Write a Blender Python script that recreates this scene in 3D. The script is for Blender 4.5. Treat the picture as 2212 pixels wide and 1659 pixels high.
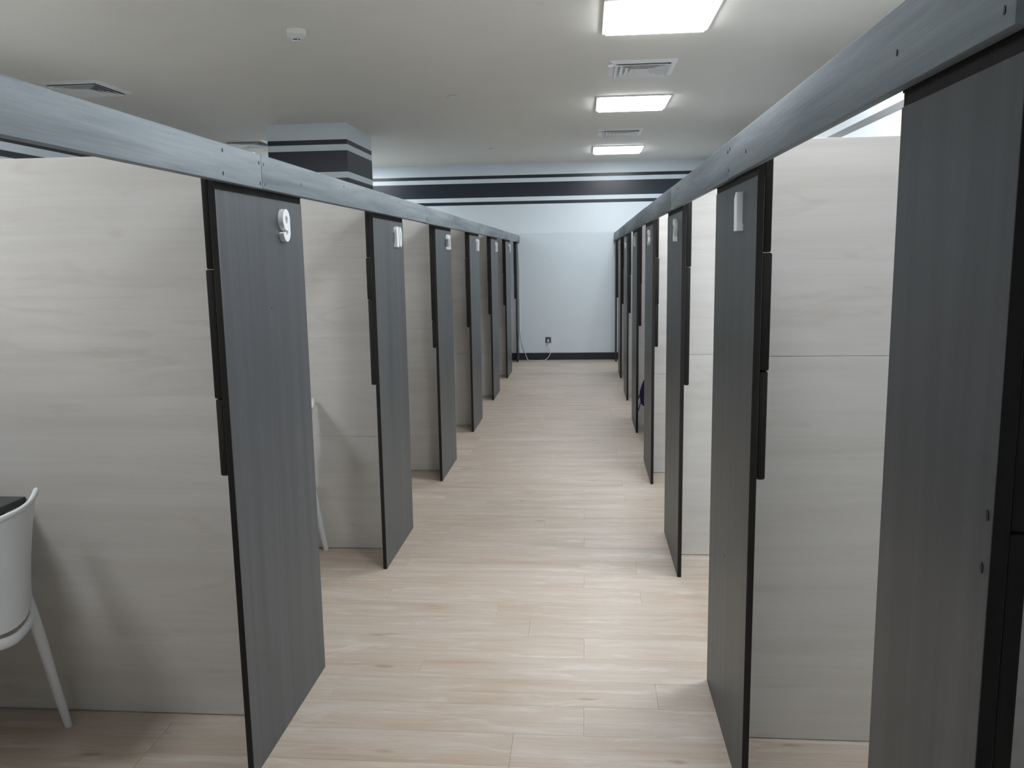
import bpy, bmesh, math, random
from mathutils import Vector, Matrix
random.seed(7)
S = bpy.context.scene
for o in list(bpy.data.objects):
    bpy.data.objects.remove(o)
COL = S.collection

# ------------------------------------------------------------------ camera
FPX, YAW, PITCH, ROLL, CAMZ = 1803.7, 0.0888, 0.1506, -0.0165, 1.62
cy, sy = math.cos(YAW), math.sin(YAW)
fw0, rt0, up0 = Vector((-sy, cy, 0)), Vector((cy, sy, 0)), Vector((0, 0, 1))
fw = fw0*math.cos(PITCH) - up0*math.sin(PITCH)
up1 = up0*math.cos(PITCH) + fw0*math.sin(PITCH)
rt = rt0*math.cos(ROLL) + up1*math.sin(ROLL)
up = up1*math.cos(ROLL) - rt0*math.sin(ROLL)
cam = bpy.data.cameras.new('camera')
cam.sensor_width = 36.0
cam.lens = FPX/2212*36
cam.clip_start = 0.02
camo = bpy.data.objects.new('camera', cam)
COL.objects.link(camo)
M = Matrix(((rt.x, up.x, -fw.x, 0), (rt.y, up.y, -fw.y, 0), (rt.z, up.z, -fw.z, CAMZ), (0, 0, 0, 1)))
camo.matrix_world = M
S.camera = camo
# ------------------------------------------------------------------ world, exposure, lamps
w = bpy.data.worlds.new('world'); S.world = w; w.use_nodes = True
w.node_tree.nodes['Background'].inputs[0].default_value = (0.8, 0.85, 0.9, 1)
w.node_tree.nodes['Background'].inputs[1].default_value = 0.05
S.view_settings.view_transform = 'Standard'
S.view_settings.look = 'None'
S.view_settings.gamma = 1
S.view_settings.exposure = 0.0
S.view_settings.use_curve_mapping = False
LAMP = 29.0                      # radiance of the ceiling light panels
LAMP_COL = (0.93, 0.97, 1.0, 1)
# right row over the corridor, left lamp over the booths and more out of view
LAMPS = [(0.445, 5.33, 1.0), (0.443, 8.225, 1.0), (0.443, 11.7, 1.0), (0.445, 2.34, 1.0), (-2.85, 1.92, 1.0),
         (-3.95, 3.90, 1.0), (-3.80, -0.4, 1.0), (-3.62, 11.95, 1.0), (1.48, 3.80, 1.0)]  # first one here: unseen aisle lamp added to brighten column and ceiling

# ------------------------------------------------------------------ helpers
def newmat(name, col=(0.5, 0.5, 0.5), rough=0.5, spec=0.5):
    m = bpy.data.materials.new(name); m.use_nodes = True
    b = m.node_tree.nodes['Principled BSDF']
    b.inputs['Base Color'].default_value = (*col, 1)
    b.inputs['Roughness'].default_value = rough
    b.inputs['Specular IOR Level'].default_value = spec
    return m
def N(m, t, **kw):
    n = m.node_tree.nodes.new(t)
    for k, v in kw.items():
        if k.startswith('i_'):
            n.inputs[k[2:].replace('_', ' ')].default_value = v
        else:
            setattr(n, k, v)
    return n
def L(m, a, b): m.node_tree.links.new(a, b)
def bsdf(m): return m.node_tree.nodes['Principled BSDF']
def coords(m, scale, rnd=7.0, world=False):
    if world:
        src = N(m, 'ShaderNodeNewGeometry').outputs['Position']
    else:
        src = N(m, 'ShaderNodeTexCoord').outputs['Object']
    oi = N(m, 'ShaderNodeObjectInfo')
    at = N(m, 'ShaderNodeAttribute', attribute_name='tone')
    ad = N(m, 'ShaderNodeMath', operation='ADD'); L(m, oi.outputs['Random'], ad.inputs[0]); L(m, at.outputs['Fac'], ad.inputs[1])
    fr = N(m, 'ShaderNodeMath', operation='FRACT'); L(m, ad.outputs[0], fr.inputs[0])
    mu = N(m, 'ShaderNodeMath', operation='MULTIPLY'); L(m, fr.outputs[0], mu.inputs[0]); mu.inputs[1].default_value = rnd
    va = N(m, 'ShaderNodeVectorMath', operation='ADD'); L(m, src, va.inputs[0]); L(m, mu.outputs[0], va.inputs[1])
    mp = N(m, 'ShaderNodeVectorMath', operation='MULTIPLY'); L(m, va.outputs[0], mp.inputs[0]); mp.inputs[1].default_value = scale
    return mp.outputs[0], fr.outputs[0]
def noise(m, vec, scale=1, detail=4, rough=0.55, dist=0.0):
    n = N(m, 'ShaderNodeTexNoise'); n.inputs['Scale'].default_value = scale
    n.inputs['Detail'].default_value = detail; n.inputs['Roughness'].default_value = rough
    n.inputs['Distortion'].default_value = dist
    L(m, vec, n.inputs['Vector']); return n.outputs['Fac']
def ramp(m, fac, stops):
    r = N(m, 'ShaderNodeValToRGB'); e = r.color_ramp.elements
    while len(e) < len(stops): e.new(0.5)
    for i, (p, c) in enumerate(stops):
        e[i].position = p; e[i].color = (*c, 1)
    L(m, fac, r.inputs[0]); return r.outputs[0]
def mix(m, a, b, fac, mode='MIX'):
    x = N(m, 'ShaderNodeMix', data_type='RGBA', blend_type=mode)
    if isinstance(fac, (int, float)): x.inputs[0].default_value = fac
    else: L(m, fac, x.inputs[0])
    for s, v in ((6, a), (7, b)):
        if isinstance(v, tuple): x.inputs[s].default_value = (*v, 1)
        else: L(m, v, x.inputs[s])
    return x.outputs[2]
def bump(m, h, strength=0.1, dist=0.002):
    b = N(m, 'ShaderNodeBump'); b.inputs['Strength'].default_value = strength; b.inputs['Distance'].default_value = dist
    L(m, h, b.inputs['Height']); L(m, b.outputs[0], bsdf(m).inputs['Normal'])

def lin(r, g, b):
    f = lambda v: ((v/255+0.055)/1.055)**2.4 if v > 10 else v/255/12.92
    return (f(r), f(g), f(b))

# ---- pale whitewashed laminate, grain along local X
def pale_wood():
    m = newmat('pale_laminate', rough=0.38, spec=0.4)
    v, r = coords(m, (0.55, 3.0, 9.0))
    n1 = noise(m, v, 1.3, 5, 0.6, 0.6)
    c1 = ramp(m, n1, [(0.2, lin(204, 200, 195)), (0.5, lin(213, 210, 206)), (0.8, lin(220, 218, 215))])
    v2, _ = coords(m, (1.2, 5.0, 60.0))
    n2 = noise(m, v2, 1.0, 6, 0.7)
    c2 = ramp(m, n2, [(0.35, (0.92, 0.915, 0.91)), (0.6, (1, 1, 1))])
    c = mix(m, c1, c2, 0.5, 'MULTIPLY')
    v3, _ = coords(m, (1.1, 3.0, 5.0), 31)
    n3 = noise(m, v3, 1.6, 3, 0.5, 1.5)
    c3 = ramp(m, n3, [(0.60, (1, 1, 1)), (0.68, (0.93, 0.905, 0.89)), (0.74, (1, 1, 1))])
    c = mix(m, c, c3, 0.8, 'MULTIPLY')
    L(m, c, bsdf(m).inputs['Base Color'])
    bump(m, n2, 0.05, 0.001)
    return m
# ---- dark grey laminate, grain along Z
def dark_wood(name, a, b, c_, rough=0.42):
    m = newmat(name, rough=rough, spec=0.4)
    v, r = coords(m, (9.0, 14.0, 0.5))
    n1 = noise(m, v, 1.0, 4, 0.6, 0.3)
    c1 = ramp(m, n1, [(0.28, a), (0.5, b), (0.72, c_)])
    v2, _ = coords(m, (70.0, 120.0, 1.2))
    n2 = noise(m, v2, 1.0, 5, 0.7)
    c2 = ramp(m, n2, [(0.3, (0.88, 0.88, 0.88)), (0.65, (1.0, 1.0, 1.0))])
    c = mix(m, c1, c2, 0.7, 'MULTIPLY')
    L(m, c, bsdf(m).inputs['Base Color'])
    bump(m, n2, 0.12, 0.001)
    return m
# ---- grey stained beam boards, grain along Y
def beam_wood():
    m = newmat('grey_stained_board', rough=0.55, spec=0.3)
    v, r = coords(m, (6.0, 0.9, 14.0))
    n1 = noise(m, v, 1.2, 5, 0.62, 0.5)
    c1 = ramp(m, n1, [(0.3, lin(108, 117, 122)), (0.5, lin(128, 137, 143)), (0.72, lin(148, 156, 161))])
    v2, _ = coords(m, (30.0, 4.0, 160.0))
    n2 = noise(m, v2, 1.0, 5, 0.7)
    c2 = ramp(m, n2, [(0.3, (0.83, 0.84, 0.85)), (0.62, (1.0, 1.0, 1.0))])
    c = mix(m, c1, c2, 0.7, 'MULTIPLY')
    v3, _ = coords(m, (8.0, 7.0, 30.0), 19)
    n3 = noise(m, v3, 1.0, 6, 0.75)
    c3 = ramp(m, n3, [(0.66, (0, 0, 0)), (0.74, (1, 1, 1))])
    c = mix(m, c, lin(168, 176, 180), mix(m, (0, 0, 0), c3, 0.35))
    L(m, c, bsdf(m).inputs['Base Color'])
    bump(m, n2, 0.3, 0.002)
    return m
# ---- floor planks, grain along X (world), per-plank tone
def plank_wood():
    m = newmat('oak_vinyl_plank', rough=0.4, spec=0.45)
    v, r = coords(m, (0.9, 9.0, 1.0), 23, True)
    n1 = noise(m, v, 1.3, 6, 0.62, 0.5)
    c1 = ramp(m, n1, [(0.24, lin(168, 148, 130)), (0.40, lin(182, 166, 150)), (0.56, lin(190, 178, 166)), (0.76, lin(198, 191, 182))])
    v2, _ = coords(m, (5.0, 90.0, 1.0), 11, True)
    n2 = noise(m, v2, 1.0, 6, 0.72)
    c2 = ramp(m, n2, [(0.3, (0.86, 0.835, 0.81)), (0.6, (1, 1, 1))])
    c = mix(m, c1, c2, 0.75, 'MULTIPLY')
    # whitish limed patches
    v4, _ = coords(m, (2.5, 13.0, 1.0), 47, True)
    n4 = noise(m, v4, 1.3, 6, 0.7, 0.8)
    f4 = ramp(m, n4, [(0.52, (0, 0, 0)), (0.72, (1, 1, 1))])
    c = mix(m, c, lin(211, 207, 201), mix(m, (0, 0, 0), f4, 0.6))
    # darker brown streaks
    v5, _ = coords(m, (1.6, 22.0, 1.0), 61, True)
    n5 = noise(m, v5, 1.0, 4, 0.6, 0.6)
    f5 = ramp(m, n5, [(0.60, (0, 0, 0)), (0.74, (1, 1, 1))])
    c = mix(m, c, lin(168, 142, 120), mix(m, (0, 0, 0), f5, 0.5))
    # knots
    v3, _ = coords(m, (2.6, 9.0, 1.0), 5, True)
    vo = N(m, 'ShaderNodeTexVoronoi'); vo.inputs['Scale'].default_value = 1.0; vo.inputs['Randomness'].default_value = 1.0
    nz = N(m, 'ShaderNodeTexNoise'); nz.inputs['Scale'].default_value = 6; L(m, v3, nz.inputs['Vector'])
    av = N(m, 'ShaderNodeVectorMath', operation='MULTIPLY_ADD'); L(m, nz.outputs['Color'], av.inputs[0]); av.inputs[1].default_value = (0.12, 0.12, 0.0); L(m, v3, av.inputs[2])
    L(m, av.outputs[0], vo.inputs['Vector'])
    k = ramp(m, vo.outputs['Distance'], [(0.03, (1, 1, 1)), (0.13, (0, 0, 0))])
    sel = N(m, 'ShaderNodeSeparateColor'); L(m, vo.outputs['Color'], sel.inputs[0])
    gt = N(m, 'ShaderNodeMath', operation='GREATER_THAN'); L(m, sel.outputs[0], gt.inputs[0]); gt.inputs[1].default_value = 0.35
    km = N(m, 'ShaderNodeMath', operation='MULTIPLY'); L(m, k, km.inputs[0]); L(m, gt.outputs[0], km.inputs[1])
    km2 = N(m, 'ShaderNodeMath', operation='MULTIPLY'); L(m, km.outputs[0], km2.inputs[0]); km2.inputs[1].default_value = 0.6
    c = mix(m, c, lin(136, 112, 94), km2.outputs[0])
    # tone of each plank
    t = ramp(m, r, [(0.0, (0.965, 0.955, 0.94)), (0.5, (1.0, 0.99, 0.98)), (1.0, (1.04, 1.04, 1.04))])
    c = mix(m, c, t, 1.0, 'MULTIPLY')
    L(m, c, bsdf(m).inputs['Base Color'])
    rr = N(m, 'ShaderNodeMapRange'); L(m, n2, rr.inputs[0]); rr.inputs[3].default_value = 0.34; rr.inputs[4].default_value = 0.46
    L(m, rr.outputs[0], bsdf(m).inputs['Roughness'])
    bump(m, n2, 0.10, 0.001)
    return m
def plain(name, col, rough=0.5, spec=0.5, var=0.04, scale=6.0):
    m = newmat(name, col, rough, spec)
    v, _ = coords(m, (1, 1, 1))
    n = noise(m, v, scale, 4, 0.6)
    lo = tuple(x*(1-var) for x in col); hi = tuple(min(1, x*(1+var)) for x in col)
    L(m, ramp(m, n, [(0.3, lo), (0.7, hi)]), bsdf(m).inputs['Base Color'])
    return m
def wall_paint():
    # painted bands by height: white, thin navy, white, wide navy, white, thin navy, white
    m = newmat('banded_wall_paint', rough=0.33, spec=0.45)
    g = N(m, 'ShaderNodeNewGeometry'); s = N(m, 'ShaderNodeSeparateXYZ'); L(m, g.outputs['Position'], s.inputs[0])
    mr = N(m, 'ShaderNodeMapRange'); mr.inputs[1].default_value = 2.3; mr.inputs[2].default_value = 3.0; L(m, s.outputs['Z'], mr.inputs[0])
    wh, nv = lin(232, 242, 249), lin(38, 47, 58)
    P = lambda z: (z-2.3)/0.7
    r = N(m, 'ShaderNodeValToRGB'); r.color_ramp.interpolation = 'CONSTANT'; e = r.color_ramp.elements
    st = [(0, wh), (P(2.429), nv), (P(2.480), wh), (P(2.541), nv), (P(2.760), wh), (P(2.824), nv), (P(2.874), wh)]
    while len(e) < len(st): e.new(0.9)
    for i, (p, c) in enumerate(st): e[i].position = p; e[i].color = (*c, 1)
    L(m, mr.outputs[0], r.inputs[0])
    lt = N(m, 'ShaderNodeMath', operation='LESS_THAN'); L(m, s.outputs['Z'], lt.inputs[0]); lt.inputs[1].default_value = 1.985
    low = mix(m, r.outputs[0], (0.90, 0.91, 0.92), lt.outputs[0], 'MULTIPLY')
    n = noise(m, g.outputs['Position'], 2.0, 4, 0.6)
    c = mix(m, low, ramp(m, n, [(0.3, (0.97, 0.97, 0.97)), (0.7, (1, 1, 1))]), 1.0, 'MULTIPLY')
    L(m, c, bsdf(m).inputs['Base Color'])
    nb = noise(m, g.outputs['Position'], 180, 2, 0.5)
    bump(m, nb, 0.05, 0.001)
    return m
PALE = pale_wood()
DARK = dark_wood('dark_grey_laminate', lin(69, 72, 75), lin(78, 81, 84), lin(88, 91, 94))
BATT = dark_wood('charcoal_batten_wood', lin(33, 31, 30), lin(39, 37, 36), lin(48, 46, 44), 0.65)
bsdf(BATT).inputs['Specular IOR Level'].default_value = 0.2
BEAM = beam_wood()
PLANK = plank_wood()
WALL = wall_paint()
CEIL = plain('ceiling_paint', lin(243, 240, 233), 0.7, 0.3, 0.015, 1.5)
NAVY = plain('navy_skirting', lin(34, 40, 48), 0.35, 0.5, 0.08)
SLAB = plain('floor_screed', lin(90, 80, 70), 0.8)
WHITEM = plain('white_enamel', lin(248, 249, 250), 0.35, 0.5, 0.01)
WPLAST = plain('white_plastic', lin(232, 235, 238), 0.32, 0.5, 0.015)
NUMM = plain('white_acrylic', lin(238, 240, 242), 0.3, 0.5, 0.01)
SCREW = plain('dark_screw_metal', lin(44, 46, 50), 0.5, 0.5)
BLACK = plain('duct_black', lin(38, 39, 41), 0.8, 0.2)
DUCT = plain('duct_grey', lin(90, 90, 90), 0.8, 0.2)
DESKM = dark_wood('desk_laminate', lin(58, 59, 62), lin(66, 67, 70), lin(74, 75, 78))
PURP = plain('purple_fabric', lin(52, 36, 70), 0.85, 0.2, 0.15, 60)
GREYP = plain('grey_socket_plastic', lin(98, 102, 104), 0.4, 0.5, 0.02)
CORDM = plain('white_cord', lin(225, 226, 228), 0.45)
EMIT = newmat('lit_diffuser', (0.9, 0.9, 0.9), 0.5)
bsdf(EMIT).inputs['Emission Color'].default_value = LAMP_COL
bsdf(EMIT).inputs['Emission Strength'].default_value = LAMP

def box_bm(bm, lo, hi, bev=0.0, seg=1):
    x0, y0, z0 = lo; x1, y1, z1 = hi
    vs = [bm.verts.new(p) for p in ((x0,y0,z0),(x1,y0,z0),(x1,y1,z0),(x0,y1,z0),(x0,y0,z1),(x1,y0,z1),(x1,y1,z1),(x0,y1,z1))]
    fs = [bm.faces.new([vs[i] for i in f]) for f in ((0,3,2,1),(4,5,6,7),(0,1,5,4),(1,2,6,5),(2,3,7,6),(3,0,4,7))]
    if bev:
        es = list({e for f in fs for e in f.edges})
        bmesh.ops.bevel(bm, geom=es, offset=bev, segments=seg, affect='EDGES', profile=0.5)
def mesh_of(name, bm, mat, smooth=False):
    me = bpy.data.meshes.new(name); bmesh.ops.recalc_face_normals(bm, faces=bm.faces); bm.to_mesh(me); bm.free()
    if mat: me.materials.append(mat)
    if smooth:
        for p in me.polygons: p.use_smooth = True
        try: me.set_sharp_from_angle(angle=math.radians(40))
        except Exception: pass
    return me
def put(name, me, parent=None, loc=(0, 0, 0), rz=0):
    o = bpy.data.objects.new(name, me); COL.objects.link(o)
    o.location = loc; o.rotation_euler = (0, 0, rz)
    if parent: o.parent = parent
    return o
def box(name, lo, hi, mat, parent=None, bev=0.0, seg=1, centre=False):
    """box with its origin at its own centre-bottom, so object coords are local"""
    c = Vector(((lo[0]+hi[0])/2, (lo[1]+hi[1])/2, lo[2]))
    bm = bmesh.new(); box_bm(bm, Vector(lo)-c, Vector(hi)-c, bev, seg)
    me = mesh_of(name, bm, mat, smooth=bev > 0)
    base = parent.location if parent else Vector((0, 0, 0))
    return put(name, me, parent, c-Vector(base))
def thing(name, label, cat, loc=(0, 0, 0), group=None, rz=0):
    o = bpy.data.objects.new(name, None); COL.objects.link(o); o.empty_display_size = 0.1
    o.location = loc; o.rotation_euler = (0, 0, rz); o['label'] = label; o['category'] = cat
    if group: o['group'] = group
    return o
def struct(o): o['kind'] = 'structure'; return o
def tube(bm, pts, r, seg=8, cap=True):
    """tube along pts; r number or list of (rx, ry) / numbers"""
    n = len(pts); P = [Vector(p) for p in pts]; rings = []
    prev = None
    for i in range(n):
        t = (P[min(i+1, n-1)]-P[max(i-1, 0)]).normalized()
        if prev is None:
            a = Vector((0, 0, 1)) if abs(t.z) < 0.9 else Vector((1, 0, 0))
            u = t.cross(a).normalized()
        else:
            u = (prev - t*prev.dot(t)).normalized()
        prev = u; v = t.cross(u)
        rr = r[i] if isinstance(r, (list, tuple)) else r
        rx, ry = rr if isinstance(rr, (list, tuple)) else (rr, rr)
        rings.append([bm.verts.new(P[i]+u*math.cos(2*math.pi*k/seg)*rx+v*math.sin(2*math.pi*k/seg)*ry) for k in range(seg)])
    for a, b in zip(rings, rings[1:]):
        for k in range(seg): bm.faces.new((a[k], a[(k+1) % seg], b[(k+1) % seg], b[k]))
    if cap:
        bm.faces.new(rings[0][::-1]); bm.faces.new(rings[-1])
def lathe(bm, prof, seg=28, c=(0, 0, 0)):
    rings = []
    for r, z in prof:
        rings.append([bm.verts.new((c[0]+r*math.cos(2*math.pi*k/seg), c[1]+r*math.sin(2*math.pi*k/seg), c[2]+z)) for k in range(seg)])
    for a, b in zip(rings, rings[1:]):
        for k in range(seg): bm.faces.new((a[k], a[(k+1) % seg], b[(k+1) % seg], b[k]))
    bm.faces.new(rings[0]); bm.faces.new(rings[-1])

# smooth the path
def smooth(ps, n=4):
    out = []
    P = [Vector(p) for p in ps]
    for i in range(len(P)-1):
        a, b, c_, d = P[max(i-1, 0)], P[i], P[i+1], P[min(i+2, len(P)-1)]
        for k in range(n):
            u = k/n
            out.append(0.5*((2*b)+(c_-a)*u+(2*a-5*b+4*c_-d)*u*u+(3*b-a-3*c_+d)*u**3))
    out.append(P[-1]); return out

# ------------------------------------------------------------------ measured layout
XL, XR = -1.048, 0.461            # corridor faces of the front panels
YL, YR = 3.0786, 3.0569           # far edge of the first full panel on each side
PL, PR = 1.7517, 1.7563           # booth pitch
WL, WR = 0.7, 0.7127              # panel widths
ZC, FAR = 3.0407, 13.185
WX0, WX1, YB = -4.36, 1.83, -3.6
ZB = 1.8474                       # underside of the header boards
ZTL, ZTR = 1.952, 1.9625
TH = 0.020                        # board thickness

# ------------------------------------------------------------------ room shell
struct(box('ceiling', (WX0-0.2, YB-0.2, ZC), (WX1+0.2, FAR+0.2, ZC+0.15), CEIL))
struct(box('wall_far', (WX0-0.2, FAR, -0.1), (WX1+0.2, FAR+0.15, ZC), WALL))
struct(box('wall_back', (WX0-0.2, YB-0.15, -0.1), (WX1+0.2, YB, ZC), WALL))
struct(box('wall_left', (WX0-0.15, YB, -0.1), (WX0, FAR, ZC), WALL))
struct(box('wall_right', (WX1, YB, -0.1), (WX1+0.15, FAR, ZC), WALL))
floor = struct(box('floor', (WX0-0.2, YB-0.2, -0.12), (WX1+0.2, FAR+0.2, -0.005), SLAB))
struct(box('baseboard_far', (WX0, FAR-0.014, 0), (WX1, FAR, 0.112), NAVY, bev=0.003))
struct(box('baseboard_left', (WX0, YB, 0), (WX0+0.014, FAR-0.014, 0.112), NAVY, bev=0.003))
struct(box('baseboard_right', (WX1-0.014, YB, 0), (WX1, FAR-0.014, 0.112), NAVY, bev=0.003))
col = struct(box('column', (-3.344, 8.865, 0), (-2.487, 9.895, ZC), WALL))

# floor planks
PW, PLN, Y0P = 0.1847, 1.22, 2.647
def plank_mesh(length, name='plank'):
    bm = bmesh.new()
    g = 0.00025
    x0, x1, y0, y1 = g, length-g, g, PW-g
    b = 0.0006
    lowr = [bm.verts.new(p) for p in ((x0,y0,-0.0045),(x1,y0,-0.0045),(x1,y1,-0.0045),(x0,y1,-0.0045))]
    mid = [bm.verts.new(p) for p in ((x0,y0,-0.0006),(x1,y0,-0.0006),(x1,y1,-0.0006),(x0,y1,-0.0006))]
    top = [bm.verts.new(p) for p in ((x0+b,y0+b,0),(x1-b,y0+b,0),(x1-b,y1-b,0),(x0+b,y1-b,0))]
    for A, B in ((lowr, mid), (mid, top)):
        for i in range(4): bm.faces.new((A[i], A[(i+1) % 4], B[(i+1) % 4], B[i]))
    bm.faces.new(top); bm.faces.new(lowr[::-1])
    return mesh_of(name, bm, PLANK)
full_plank = plank_mesh(PLN)
rrow = random.Random(3)
stuffbm = bmesh.new(); tone = stuffbm.loops.layers.float.new('tone')
stuff_src = []
nplank = 0
klo = int(math.floor((YB-Y0P)/PW)); khi = int(math.ceil((FAR-Y0P)/PW))
for k in range(klo, khi):
    off = -0.01 if k in (0, 3, 7, 10, 13) else -0.01 + rrow.choice((0.27, 0.41, 0.57, 0.82, 0.98))
    y = Y0P + k*PW
    x = off
    while x > WX0: x -= PLN
    while x < WX1:
        xa, xb = max(x, WX0), min(x+PLN, WX1)
        near = (0.9 < y < 7.3) and xb > -2.75
        if xb-xa > 0.02:
            if near:
                me = full_plank if xb-xa > PLN-0.001 else plank_mesh(xb-xa)
                o = put('plank', me, floor, Vector((xa, y, 0))-floor.location); nplank += 1
            else:
                stuff_src.append((xa, xb, y, min(y+PW, FAR+0.05), rrow.random()))
        x += PLN
for xa, xb, ya, yb, t in stuff_src:
    g = 0.0006
    vs = [stuffbm.verts.new(p) for p in ((xa+g,ya+g,-0.0045),(xb-g,ya+g,-0.0045),(xb-g,yb-g,-0.0045),(xa+g,yb-g,-0.0045),
                                         (xa+g,ya+g,0),(xb-g,ya+g,0),(xb-g,yb-g,0),(xa+g,yb-g,0))]
    for f in ((4,5,6,7),(0,1,5,4),(1,2,6,5),(2,3,7,6),(3,0,4,7)):
        ff = stuffbm.faces.new([vs[i] for i in f])
        for l in ff.loops: l[tone] = t
o = put('distant_planks', mesh_of('distant_planks', stuffbm, PLANK), floor, -floor.location)
o['kind'] = 'stuff'

# ------------------------------------------------------------------ ceiling lights
LIGHT_LABELS = ['nearest lit square ceiling light, cut off by the top of the photo', 'middle lit square ceiling light, between the two corridor air diffusers',
                'farthest lit square ceiling light, nearest the banded far wall', 'lit square ceiling light overhead just in front of the camera',
                'lit square ceiling light above the nearest left booth', 'unseen square ceiling light added over the aisle behind the left booths to brighten column and ceiling',
                'lit square ceiling light above the left side behind the camera', 'lit square ceiling light hidden behind the banded column', 'lit square ceiling light above the right booths, outside the top of the photo']
bm = bmesh.new()
hx, hy, fr, hh = 0.333, 0.36, 0.022, 0.012
for lo, hi in (((-hx,-hy,-hh),(hx,-hy+fr,0)), ((-hx,hy-fr,-hh),(hx,hy,0)), ((-hx,-hy+fr,-hh),(-hx+fr,hy-fr,0)), ((hx-fr,-hy+fr,-hh),(hx,hy-fr,0))):
    box_bm(bm, lo, hi)
FRAME_ME = mesh_of('frame', bm, WHITEM)
bm = bmesh.new(); box_bm(bm, (-hx+fr, -hy+fr, -0.026), (hx-fr, hy-fr, -0.001), 0.006, 2)
DIFF_ME = mesh_of('diffuser', bm, EMIT)
for (x, y, s), lab in zip(LAMPS, LIGHT_LABELS):
    t = thing('ceiling_light', lab, 'light', (x, y, ZC), 'square ceiling lights')
    put('frame', FRAME_ME, t); put('diffuser', DIFF_ME, t)

# ------------------------------------------------------------------ ceiling air diffusers
def ring_bm(h0, h1, z0, z1, v0=None, v1=None):
    """square sloped louvre ring between half sizes h0 (outer, z0) and h1 (inner, z1), thin sheet with thickness"""
    bm = bmesh.new(); kx, ky = 1.0, 1.09
    def q(h, z): return [bm.verts.new((sx*h*kx, s_*h*ky, z)) for sx, s_ in ((-1,-1),(1,-1),(1,1),(-1,1))]
    a, b = q(h0, z0), q(h1, z1); c, d = q(h0, z0+0.003), q(h1, z1+0.003)
    for A, B in ((a, b), (b, d), (d, c), (c, a)):
        for i in range(4): bm.faces.new((A[i], A[(i+1) % 4], B[(i+1) % 4], B[i]))
    return bm
VF = mesh_of('frame', ring_bm(0.252, 0.208, -0.001, -0.017), WHITEM)
VL = [mesh_of('louvre', ring_bm(h, h-0.046, -0.030, -0.006), WHITEM) for h in (0.207, 0.168, 0.129, 0.090)]
bm = bmesh.new(); box_bm(bm, (-0.048, -0.052, -0.022), (0.048, 0.052, -0.018), 0.001); VC = mesh_of('centre_plate', bm, WHITEM)
bm = bmesh.new(); box_bm(bm, (-0.21, -0.228, -0.003), (0.21, 0.228, -0.0005)); VB = mesh_of('duct_opening', bm, DUCT)
bm = bmesh.new(); tube(bm, [(-0.15, -0.17, -0.018), (-0.205, -0.215, -0.02), (-0.258, -0.262, -0.034)], [0.006, 0.006, 0.010], 6); VT = mesh_of('adjuster_rod', bm, WHITEM)
for x, y, lab, rod in ((0.434, 6.76, 'square white louvred air diffuser on the ceiling between the near and middle corridor lights', 1),
                  (0.411, 10.13, 'small-looking square louvred air diffuser between the middle and far corridor lights', 1),
                  (-4.04, 6.76, 'square white air diffuser above the left header board at top left', 0),
                  (-4.04, 10.15, 'square white air diffuser half hidden by the banded column', 0)):
    t = thing('air_diffuser', lab, 'vent', (x, y, ZC), 'ceiling air diffusers')
    put('duct_opening', VB, t); put('frame', VF, t)
    for me in VL: put('louvre', me, t)
    put('centre_plate', VC, t)
    if rod: put('adjuster_rod', VT, t)

# smoke detector
t = thing('smoke_detector', 'round white smoke detector on the ceiling at upper left', 'smoke detector', (-1.79, 5.34, ZC))
bm = bmesh.new(); lathe(bm, [(0.060, 0), (0.060, -0.030), (0.054, -0.032)]); put('mounting_base', mesh_of('b', bm, CEIL, True), t)
bm = bmesh.new(); lathe(bm, [(0.056, -0.030), (0.058, -0.036), (0.030, -0.056), (0.027, -0.056)]); put('housing', mesh_of('h', bm, WPLAST, True), t)
bm = bmesh.new(); lathe(bm, [(0.021, -0.054), (0.021, -0.064)]); put('sensor_chamber', mesh_of('s', bm, BLACK, True), t)
bm = bmesh.new()
for k in range(4):
    a = math.pi/2*k-0.95
    box_bm(bm, (0.0255*math.cos(a)-0.0022, 0.0255*math.sin(a)-0.0022, -0.066), (0.0255*math.cos(a)+0.0022, 0.0255*math.sin(a)+0.0022, -0.054))
lathe(bm, [(0.027, -0.063), (0.027, -0.068), (0.022, -0.071)]); put('cap', mesh_of('c', bm, WPLAST, True), t)
for x, y, lab in ((-1.168, 7.616, 'nearer small white disc on the ceiling, right of the smoke detector'), (-1.22, 11.29, 'farther small white disc on the ceiling, near the banded far wall')):
    t = thing('sprinkler_cover', lab, 'sprinkler', (x, y, ZC), 'white ceiling discs')
    bm = bmesh.new(); lathe(bm, [(0.030, 0), (0.030, -0.006)]); put('collar', mesh_of('collar', bm, WHITEM, True), t)
    bm = bmesh.new(); lathe(bm, [(0.043, -0.006), (0.043, -0.009), (0.040, -0.011)]); put('cover_plate', mesh_of('plate', bm, WPLAST, True), t)

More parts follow.
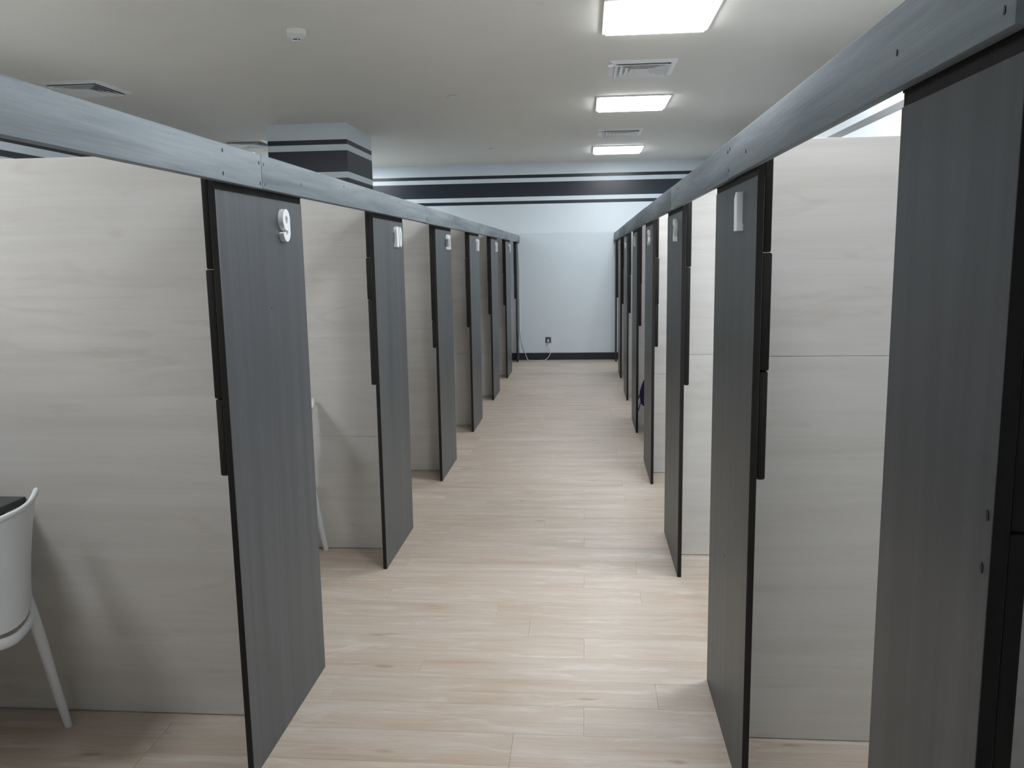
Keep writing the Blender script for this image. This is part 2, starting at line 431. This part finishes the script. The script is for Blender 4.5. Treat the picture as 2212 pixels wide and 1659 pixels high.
# ------------------------------------------------------------------ number glyphs
GH, GW = 0.112, 0.070
def arc(cx, cy, rx, ry, a0, a1, n=18):
    return [(cx+rx*math.cos(math.radians(a0+(a1-a0)*i/n)), cy+ry*math.sin(math.radians(a0+(a1-a0)*i/n))) for i in range(n+1)]
STROKES = {   # centre lines in millimetres on a 70 x 112 cell, stroke 23 wide
    '0': [arc(35, 56, 23, 44, 90, 450, 36)],
    '2': [arc(35, 77, 23, 23, 170, -10) + [(54, 62), (14, 13)], [(12, 12), (59, 12)]],
    '3': [arc(34, 78, 22, 22, 160, -75), arc(34, 35, 24, 23, 80, -160)],
    '4': [[(44, 99), (14, 38)], [(12, 36), (60, 36)], [(47, 99), (47, 12)]],
    '5': [[(57, 100), (18, 100)], [(17, 100), (15, 60)], arc(34, 41, 24, 28, 140, -150)],
    '6': [arc(35, 37, 23, 25, 0, 360, 30), [(12, 37), (12, 77)] + arc(35, 77, 23, 23, 180, 10)],
    '7': [[(11, 100), (58, 100)], [(56, 98), (30, 12)]],
    '9': [arc(35, 75, 23, 25, 0, 360, 30), [(58, 75), (58, 35)] + arc(35, 35, 23, 23, 0, -170)],
}
def glyph_mesh(ch):
    bm = bmesh.new(); D = 0.018
    if ch == '1':
        gw = 0.056
        pts = [(0.006,0),(0.056,0),(0.056,0.020),(0.045,0.020),(0.045,GH),(0.024,GH),(0.002,0.096),(0.002,0.078),(0.020,0.084),(0.020,0.020),(0.006,0.020)]
        lo = [bm.verts.new((x, y, 0)) for x, y in pts]; hi = [bm.verts.new((x, y, D)) for x, y in pts]
        f1 = bm.faces.new(hi); f0 = bm.faces.new(lo[::-1])
        for i in range(len(pts)):
            k = (i+1) % len(pts); bm.faces.new((lo[i], lo[k], hi[k], hi[i]))
        bmesh.ops.triangulate(bm, faces=[f0, f1])
    else:
        gw = GW; hw = 0.0115
        for q_, st in enumerate(STROKES[ch]):
            dd = D-0.0004*q_
            P = [Vector((x/1000, y/1000)) for x, y in st]
            closed = (P[0]-P[-1]).length < 1e-4
            if closed: P = P[:-1]
            n = len(P); left = []; right = []
            for i in range(n):
                a = P[i-1] if (i > 0 or closed) else P[i]
                b = P[(i+1) % n] if (i < n-1 or closed) else P[i]
                t = (b-a).normalized(); m = Vector((-t.y, t.x))
                left.append(P[i]+m*hw); right.append(P[i]-m*hw)
            V = [[bm.verts.new((q.x, q.y, z)) for q in side] for side in (left, right) for z in (0, dd)]
            l0, l1, r0, r1 = V
            for i in range(n if closed else n-1):
                k = (i+1) % n
                for A, B in ((l1, r1), (r0, l0), (l0, l1), (r1, r0)):
                    bm.faces.new((A[i], A[k], B[k], B[i]))
            if not closed:
                bm.faces.new((l0[0], l1[0], r1[0], r0[0])); bm.faces.new((l0[-1], r0[-1], r1[-1], l1[-1]))
    me = mesh_of('number_digit', bm, NUMM)
    return me, gw
GLYPH = {c: glyph_mesh(c) for c in '012345679'}
def put_number(parent, s, ystart, side, zbase=1.686):
    """side -1: on the left panels, reads along +Y; side +1: on right panels, reads along -Y"""
    y = ystart
    for ch in s:
        me, gw = GLYPH[ch]
        o = bpy.data.objects.new('number_digit', me); COL.objects.link(o); o.parent = parent
        if side < 0:   # local x -> +Y, local y -> Z, local z -> +X
            R = Matrix(((0, 0, 1), (1, 0, 0), (0, 1, 0)))
            p = Vector((XL, y, zbase)); y += gw+0.010
        else:          # local x -> -Y, local y -> Z, local z -> -X
            R = Matrix(((0, 0, -1), (-1, 0, 0), (0, 1, 0)))
            p = Vector((XR, y, zbase)); y -= gw+0.010
        o.matrix_local = Matrix.Translation(p-parent.location) @ R.to_4x4()
        o['label'] = 'raised white digit %s' % ch

# ------------------------------------------------------------------ front panels, battens, partitions
scr_bm = bmesh.new(); lathe(scr_bm, [(0.0, -0.0005), (0.0042, -0.0005), (0.0046, 0.0008), (0.003, 0.0012)], 10); SCR = mesh_of('screw', scr_bm, SCREW, True)
def screw(parent, x, y, z, face, sc=1.0):
    o = bpy.data.objects.new('screw', SCR); COL.objects.link(o); o.parent = parent
    o.location = Vector((x, y, z))-parent.location
    o.rotation_euler = (0, math.radians(90*face), 0); o.scale = (1.5*sc, 0.9*sc, 1)
def panel(side, y0, y1, num, label, seams):
    X = XL if side < 0 else XR
    s = side                               # direction away from the corridor
    t = thing('booth_front_panel', label, 'panel', (X+s*TH/2, (y0+y1)/2, 0), 'dark booth front panels')
    zt = ZTL-0.004 if side < 0 else ZTR-0.004
    bo = box('board', (min(X, X+s*TH), y0, 0), (max(X, X+s*TH), y1, ZB-0.021), DARK, t, 0.0008)
    bm = bmesh.new()                             # dark rail the header board is nailed to, set back under it
    yc = (y0+y1)/2
    xa, xb = sorted((s*0.0025, s*TH)); box_bm(bm, (xa, y0-yc+0.0003, -0.021), (xb, y1-yc-0.0003, -0.001))
    xa, xb = sorted((0.0, s*TH)); box_bm(bm, (xa, y0-yc+0.001, -0.001), (xb, y1-yc-0.001, zt-ZB))
    put('top_rail', mesh_of('top_rail', bm, BATT), t, Vector((X, yc, ZB))-t.location)
    bo.data.materials.append(BATT)               # dark edge banding
    for p in bo.data.polygons:
        if abs(p.normal.x) < 0.5: p.material_index = 1
    # batten pieces behind the near edge
    zs = [0.985]+seams+[zt-0.003]
    for i, (a, b) in enumerate(zip(zs, zs[1:])):
        j = (0.0, 0.002, -0.0015, 0.001)[i % 4]
        xa, xb = X+s*(TH+0.0005), X+s*(TH+0.024+j)
        bw = 0.07
        box('batten', (min(xa, xb), y0+0.0015, a), (max(xa, xb), y0+0.0015+bw, b-0.0012), BATT, t, 0.006 if i == 0 else 0.005, 2)
    for z in (1.5, 0.62):
        if random.random() < 0.6:
            screw(t, X-s*0.0002, y0+(y1-y0)*0.52, z+random.uniform(-.05, .05), -s, 0.5)
    return t
ordL = ['9', '10', '11', '12', '13', '14']
lookL = ['first dark front panel on the left bearing the white number nine', 'second dark front panel on the left bearing the white number ten', 'third dark front panel on the left bearing the white number eleven',
         'fourth dark front panel on the left bearing the white number twelve', 'fifth dark front panel on the left bearing the white number thirteen', 'sixth dark front panel on the left with a white two-digit number starting with 1',
         'last narrow dark front panel on the left against the far wall, no number']
seamsL = [[1.22, 1.60], [1.0+0.42, 1.63], [1.18], [1.30, 1.62], [1.35], [1.40], [1.35]]
for k in range(7):
    yf = YL+k*PL; yn = 2.348 if k == 0 else yf-0.6865
    if k == 6: yf = FAR-0.003
    t = panel(-1, yn, yf, None, lookL[k], seamsL[k])
    if k < 6: put_number(t, ordL[k], YL+k*PL-0.246, -1)
panel(-1, 0.46, 1.15, None, 'dark front panel just outside the left edge of the photo', [1.3])
lookR = ['nearest dark front panel at the right edge of the photo, without a number', 'dark front panel on the right bearing the white number one', 'dark front panel on the right bearing the white number two',
         'dark front panel on the right bearing the white number three', 'dark front panel on the right bearing the white number four', 'dark front panel on the right bearing the white number five',
         'dark front panel on the right bearing the white number six', 'last dark front panel on the right against the far wall, bearing the white number seven']
seamsR = [[1.30, 1.62], [1.297, 1.622], [1.56], [1.28, 1.60], [1.36], [1.40], [1.45], [1.30]]
for k in range(-1, 7):
    yf = YR+k*PR; yn = yf-WR
    if k == -1: yf, yn = 1.3097, 0.9594
    if k == 6: yf = FAR-0.003
    t = panel(1, yn, yf, None, lookR[k+1], seamsR[k+1])
    if k >= 0: put_number(t, str(k+1), yn+0.192+(0.056 if k == 0 else 0.070), 1)
    if k == -1:
        screw(t, XR-0.0002, 0.972, 1.317, -1, 1.0); screw(t, XR-0.0002, 0.977, 1.252, -1, 1.0)

def partition(side, y, k, label, seams):
    """pale partition board across the row, stacked from boards with joints"""
    t0 = 0.009
    xa = (XL-TH-0.0015) if side < 0 else (XR+TH+0.0015)
    xb = -2.60 if side < 0 else WX1-0.016
    if side < 0 and y > 8.8 and y < 9.95: xb = -2.480
    zt = 1.972 if side < 0 else 1.9615
    t = thing('booth_partition', label, 'partition', ((xa+xb)/2, y, 0), 'pale booth partitions')
    zs = [0.003]+seams+[zt]
    for a, b in zip(zs, zs[1:]):
        box('board', (min(xa, xb), y-t0, a), (max(xa, xb), y+t0, b-0.0012), PALE, t, 0.0006)
    return t
nm = ['first', 'second', 'third', 'fourth', 'fifth', 'sixth']
for k in range(7):
    y = 2.7125+k*PL
    if k == 6: y = FAR-0.02
    if k == 6: continue
    lab = ('large pale wood partition at the left edge, behind the nearest chair' if k == 0 else 'pale wood partition joined behind the left panel numbered %s' % ('nine', 'ten', 'eleven', 'twelve', 'thirteen', 'fourteen')[k])
    partition(-1, y, k, lab, [[], [0.651, 1.63], [1.1], [0.70], [1.3], [1.0]][k])
for k in range(6):
    y = 2.678+k*PR
    partition(1, y, k, 'pale wood partition joined behind the right panel numbered %s' % ('one', 'two', 'three', 'four', 'five', 'six')[k], [[1.299], [1.10], [0.75], [1.3], [1.0], [0.9]][k])
# booth nearest the camera on the right and on the left
partition(-1, 0.955, -1, 'pale wood partition just outside the left edge of the photo', [1.30])
partition(1, 1.135, -1, 'pale wood partition behind the nearest unnumbered right panel', [1.30])
# back of the left booths
t = thing('back_partition', 'pale partition running along the backs of the left booths', 'partition', (-2.615, 5, 0))
for a, b in ((0.95, 2.70), (2.72, 4.45), (4.47, 6.20), (6.22, 7.96), (9.98, 11.46), (11.48, 13.16)):
    box('board', (-2.63, a, 0.003), (-2.612, b, 1.968), PALE, t, 0.0006)

# ------------------------------------------------------------------ header boards
t = thing('header_board', 'long grey-blue stained header board over the left row of booths', 'board', ((-1.018-1.0475)/2, 5, ZB), 'header boards along both rows')
jl = [-0.9, 2.634, 5.40, 8.147, 10.72, FAR-0.002]
for i, (a, b) in enumerate(zip(jl, jl[1:])):
    dz = (0, 0.001, -0.0008, 0.001, 0)[i]; dx = (0, 0.0008, 0, 0.001, 0)[i]
    box('beam_board', (-1.0475, a, ZB+dz), (-1.018+dx, b-0.0015, ZTL+dz), BEAM, t, 0.002, 2)
for y, z in ((2.347, 1.932), (2.342, 1.868), (2.614, 1.926), (2.650, 1.924), (2.616, 1.863), (2.655, 1.862), (3.0, 1.890), (3.55, 1.928), (5.38, 1.925), (5.42, 1.87), (4.82, 1.866), (4.60, 1.93), (6.35, 1.93)):
    screw(t, -1.0176, y, z, 1, 0.9)
t = thing('header_board', 'long grey stained header board over the right row of booths', 'board', ((0.4394+0.4600)/2, 5, ZB), 'header boards along both rows')
jr = [0.944, 2.686, 4.45, 6.26, 9.4, 12.66]
for i, (a, b) in enumerate(zip(jr, jr[1:])):
    dz = (0, -0.002, 0, 0.002, 0)[i]; dx = (0, 0.0008, 0, -0.001, 0)[i]
    box('beam_board', (0.4394+dx, a, ZB+dz), (0.4600, b-0.0015, ZTR+dz), BEAM, t, 0.0025 if i else 0.004, 2)
# last board with its clipped upper far corner
bm = bmesh.new()
c = Vector((0.4497, 12.9, ZB))
prof = [(12.66, ZB), (FAR-0.002, ZB), (FAR-0.002, ZTR-0.035), (13.00, ZTR), (12.66, ZTR)]
va = [bm.verts.new((0.4394-c.x, y-c.y, z-c.z)) for y, z in prof]; vb = [bm.verts.new((0.4600-c.x, y-c.y, z-c.z)) for y, z in prof]
bm.faces.new(va); bm.faces.new(vb[::-1])
for i in range(5): bm.faces.new((va[i], va[(i+1) % 5], vb[(i+1) % 5], vb[i]))
put('beam_board', mesh_of('beam_board', bm, BEAM), t, c-t.location)
for y, z in ((0.966, 1.868), (1.276, 1.896), (2.66, 1.934), (2.70, 1.930), (2.40, 1.897), (2.67, 1.872), (4.12, 1.93), (4.43, 1.88), (6.0, 1.90), (6.28, 1.93)):
    screw(t, 0.439, y, z, -1, 0.9 if y > 1.5 else 0.75)

# ------------------------------------------------------------------ desk in the nearest left booth
t = thing('desk', 'dark grey desk top behind the nearest chair, against the pale partition at left', 'desk', (-2.29, 1.83, 0))
box('desk_top', (-2.608, 0.972, 0.786), (-1.975, 2.7015, 0.811), DESKM, t, 0.001)
box('support_cleat', (-2.60, 2.678, 0.735), (-2.06, 2.7020, 0.7855), DESKM, t, 0.0008)
box('support_cleat', (-2.60, 0.9715, 0.735), (-2.06, 0.994, 0.7855), DESKM, t, 0.0008)
box('support_cleat', (-2.611, 1.0, 0.735), (-2.585, 2.67, 0.7855), DESKM, t, 0.0008)

# ------------------------------------------------------------------ chairs
def chair_parts():
    """faces +Y, origin on the floor at the centre; returns list of (name, mesh)"""
    out = []
    # back shell: curved sheet from z .49 to .83
    def back_pt(u, v):           # u in -1..1, v 0 bottom..1 top
        hw = 0.150+0.052*(v**1.5)+0.012*(1-v)**3
        x = u*hw
        z = 0.502+v*0.333-0.045*(1-v)*(1-abs(u)**2)+0.026*(abs(u)**3)*v
        yb = -0.245-0.030*v-0.010*(1-v)
        y = yb+0.046*(abs(u)**2.2)*(1.0-0.1*v)
        return Vector((x, y, z))
    bm = bmesh.new(); nu, nv = 20, 12
    F = [[bm.verts.new(back_pt(-1+2*i/nu, j/nv)) for i in range(nu+1)] for j in range(nv+1)]
    for j in range(nv):
        for i in range(nu): bm.faces.new((F[j][i], F[j][i+1], F[j+1][i+1], F[j+1][i]))
    bmesh.ops.recalc_face_normals(bm, faces=bm.faces)
    bmesh.ops.solidify(bm, geom=list(bm.faces), thickness=0.006)
    out.append(('backrest', mesh_of('backrest', bm, WPLAST, True)))
    bm = bmesh.new(); pts = [back_pt(-1+2*i/28, 1.0) for i in range(29)]
    pts = [pts[0]+Vector((-0.002, 0.004, -0.012))]+pts+[pts[-1]+Vector((0.002, 0.004, -0.012))]
    tube(bm, pts, [(0.0095, 0.0105)]*len(pts), 10)
    out.append(('top_rim', mesh_of('top_rim', bm, WPLAST, True)))
    # seat
    bm = bmesh.new(); nu, nv = 16, 14; F = []
    for j in range(nv+1):
        v = j/nv; row = []
        for i in range(nu+1):
            u = -1+2*i/nu
            y = -0.215+0.44*v; hw = 0.138+0.082*math.sin(v*math.pi/2)-0.020*max(0, (v-0.85)/0.15)**2
            x = u*hw; z = 0.447-0.012*(1-u*u)*math.sin(math.pi*v)-0.020*max(0, (v-0.75)/0.25)**2
            row.append(bm.verts.new((x, y, z)))
        F.append(row)
    for j in range(nv):
        for i in range(nu): bm.faces.new((F[j][i], F[j][i+1], F[j+1][i+1], F[j+1][i]))
    bmesh.ops.recalc_face_normals(bm, faces=bm.faces)
    bmesh.ops.solidify(bm, geom=list(bm.faces), thickness=0.008)
    out.append(('seat', mesh_of('seat', bm, WPLAST, True)))
    # rail under the seat
    bm = bmesh.new()
    lp = smooth([(-0.146, -0.212, 0.455), (-0.10, -0.240, 0.440), (0, -0.256, 0.424), (0.10, -0.240, 0.440), (0.146, -0.212, 0.455)], 5)
    tube(bm, lp, [(0.009, 0.019)]*len(lp), 10)
    out.append(('rear_rail', mesh_of('rear_rail', bm, WPLAST, True)))
    for s in (-1, 1):
        bm = bmesh.new()
        tube(bm, [(s*0.156, -0.190, 0.66), (s*0.151, -0.195, 0.58), (s*0.147, -0.203, 0.50), (s*0.150, -0.214, 0.43), (s*0.160, -0.230, 0.32), (s*0.176, -0.249, 0.16), (s*0.196, -0.268, 0.0)],
             [(0.003, 0.006), (0.008, 0.012), (0.014, 0.018), (0.018, 0.020), (0.018, 0.018), (0.016, 0.016), (0.0135, 0.0135)], 12)
        out.append(('leg', mesh_of('leg', bm, WPLAST, True)))
        bm = bmesh.new()
        tube(bm, [(s*0.178, 0.175, 0.440), (s*0.186, 0.195, 0.24), (s*0.196, 0.218, 0.0)], [(0.021, 0.019), (0.017, 0.016), (0.0135, 0.0135)], 12)
        out.append(('leg', mesh_of('leg', bm, WPLAST, True)))
    return out
CH = chair_parts()
for x, y, a, lab in ((-2.100, 2.405, 90, 'white moulded plastic chair in the bottom left corner, pushed up to the dark desk'),
                     (-1.732, 4.222, 90, 'white plastic chair mostly hidden behind the left panel numbered nine'),
                     (1.010, 7.35, -90, 'white plastic chair hidden behind the right number three panel, purple bag on its back')):
    t = thing('plastic_chair', lab, 'chair', (x, y, 0), 'white plastic chairs in the booths', math.radians(a))
    for nme, me in CH: put(nme, me, t)

# purple bag hung from the third chair's backrest
t = thing('shoulder_bag', 'dark purple bag with a dangling strap, glimpsed between the third and fourth numbered right panels', 'bag', (0.580, 7.45, 0.275))
bm = bmesh.new()
pr = [(-0.085, 0.02), (-0.03, 0.0), (0.075, 0.0), (0.085, 0.22), (0.05, 0.35), (0.01, 0.36), (-0.07, 0.22), (-0.100, 0.12)]
va = [bm.verts.new((x, -0.04, z)) for x, z in pr]; vb = [bm.verts.new((x, 0.04, z)) for x, z in pr]
bm.faces.new(va); bm.faces.new(vb[::-1])
for i in range(len(pr)): bm.faces.new((va[i], va[(i+1) % len(pr)], vb[(i+1) % len(pr)], vb[i]))
bmesh.ops.bevel(bm, geom=list(bm.edges), offset=0.012, segments=2, affect='EDGES')
put('bag_body', mesh_of('bag_body', bm, PURP, True), t)
bm = bmesh.new(); tube(bm, [(-0.09, 0, 0.12), (-0.118, -0.01, 0.06), (-0.125, -0.01, -0.02), (-0.118, -0.01, -0.055), (-0.105, -0.01, -0.02), (-0.085, -0.01, 0.05)], [(0.008, 0.004)]*6, 6)
put('strap', mesh_of('strap', bm, PURP, True), t)
bm = bmesh.new(); tube(bm, [(0.02, 0.0, 0.34), (0.05, 0.0, 0.46), (0.087, 0.0, 0.545), (0.122, 0.0, 0.52), (0.115, 0, 0.42), (0.06, 0.0, 0.33)], [(0.008, 0.004)]*6, 6)
put('handle', mesh_of('handle', bm, PURP, True), t)

# ------------------------------------------------------------------ socket and cord on the far wall
t = thing('wall_socket', 'grey square power socket low on the far wall', 'socket', (-0.586, FAR, 0.317))
bm = bmesh.new(); box_bm(bm, (-0.046, -0.010, -0.046), (0.046, -0.0005, 0.046), 0.004, 2); put('face_plate', mesh_of('face_plate', bm, GREYP, True), t)
bm = bmesh.new(); box_bm(bm, (-0.024, -0.0125, -0.024), (0.024, -0.009, 0.024), 0.001); put('socket_insert', mesh_of('insert', bm, BLACK), t)
t = thing('power_cord', 'thin white power cord with plug, looping from the far socket to the floor', 'cord', (-0.586, FAR-0.02, 0.30))
bm = bmesh.new(); box_bm(bm, (-0.014, -0.030, -0.012), (0.014, 0.0065, 0.030), 0.005, 2); put('plug', mesh_of('plug', bm, CORDM, True), t)
cp = [(-0.588, 13.145, 0.29), (-0.585, 13.14, 0.24), (-0.565, 13.15, 0.18), (-0.552, 13.155, 0.14), (-0.562, 13.13, 0.085), (-0.60, 13.08, 0.035), (-0.66, 13.03, 0.007), (-0.74, 13.00, 0.006),
      (-0.83, 13.02, 0.006), (-0.90, 13.08, 0.012), (-0.935, 13.14, 0.06), (-0.955, 13.172, 0.115), (-1.00, 13.178, 0.25), (-1.025, 13.178, 0.40), (-1.036, 13.178, 0.6), (-1.030, 13.178, 0.8), (-1.038, 13.178, 1.0), (-1.030, 13.178, 1.3), (-1.040, 13.178, 1.7)]
bm = bmesh.new(); tube(bm, [p-Vector(t.location) for p in smooth(cp)], 0.0042, 8); put('cord', mesh_of('cord', bm, CORDM, True), t)
print('planks', nplank, 'far', len(stuff_src))
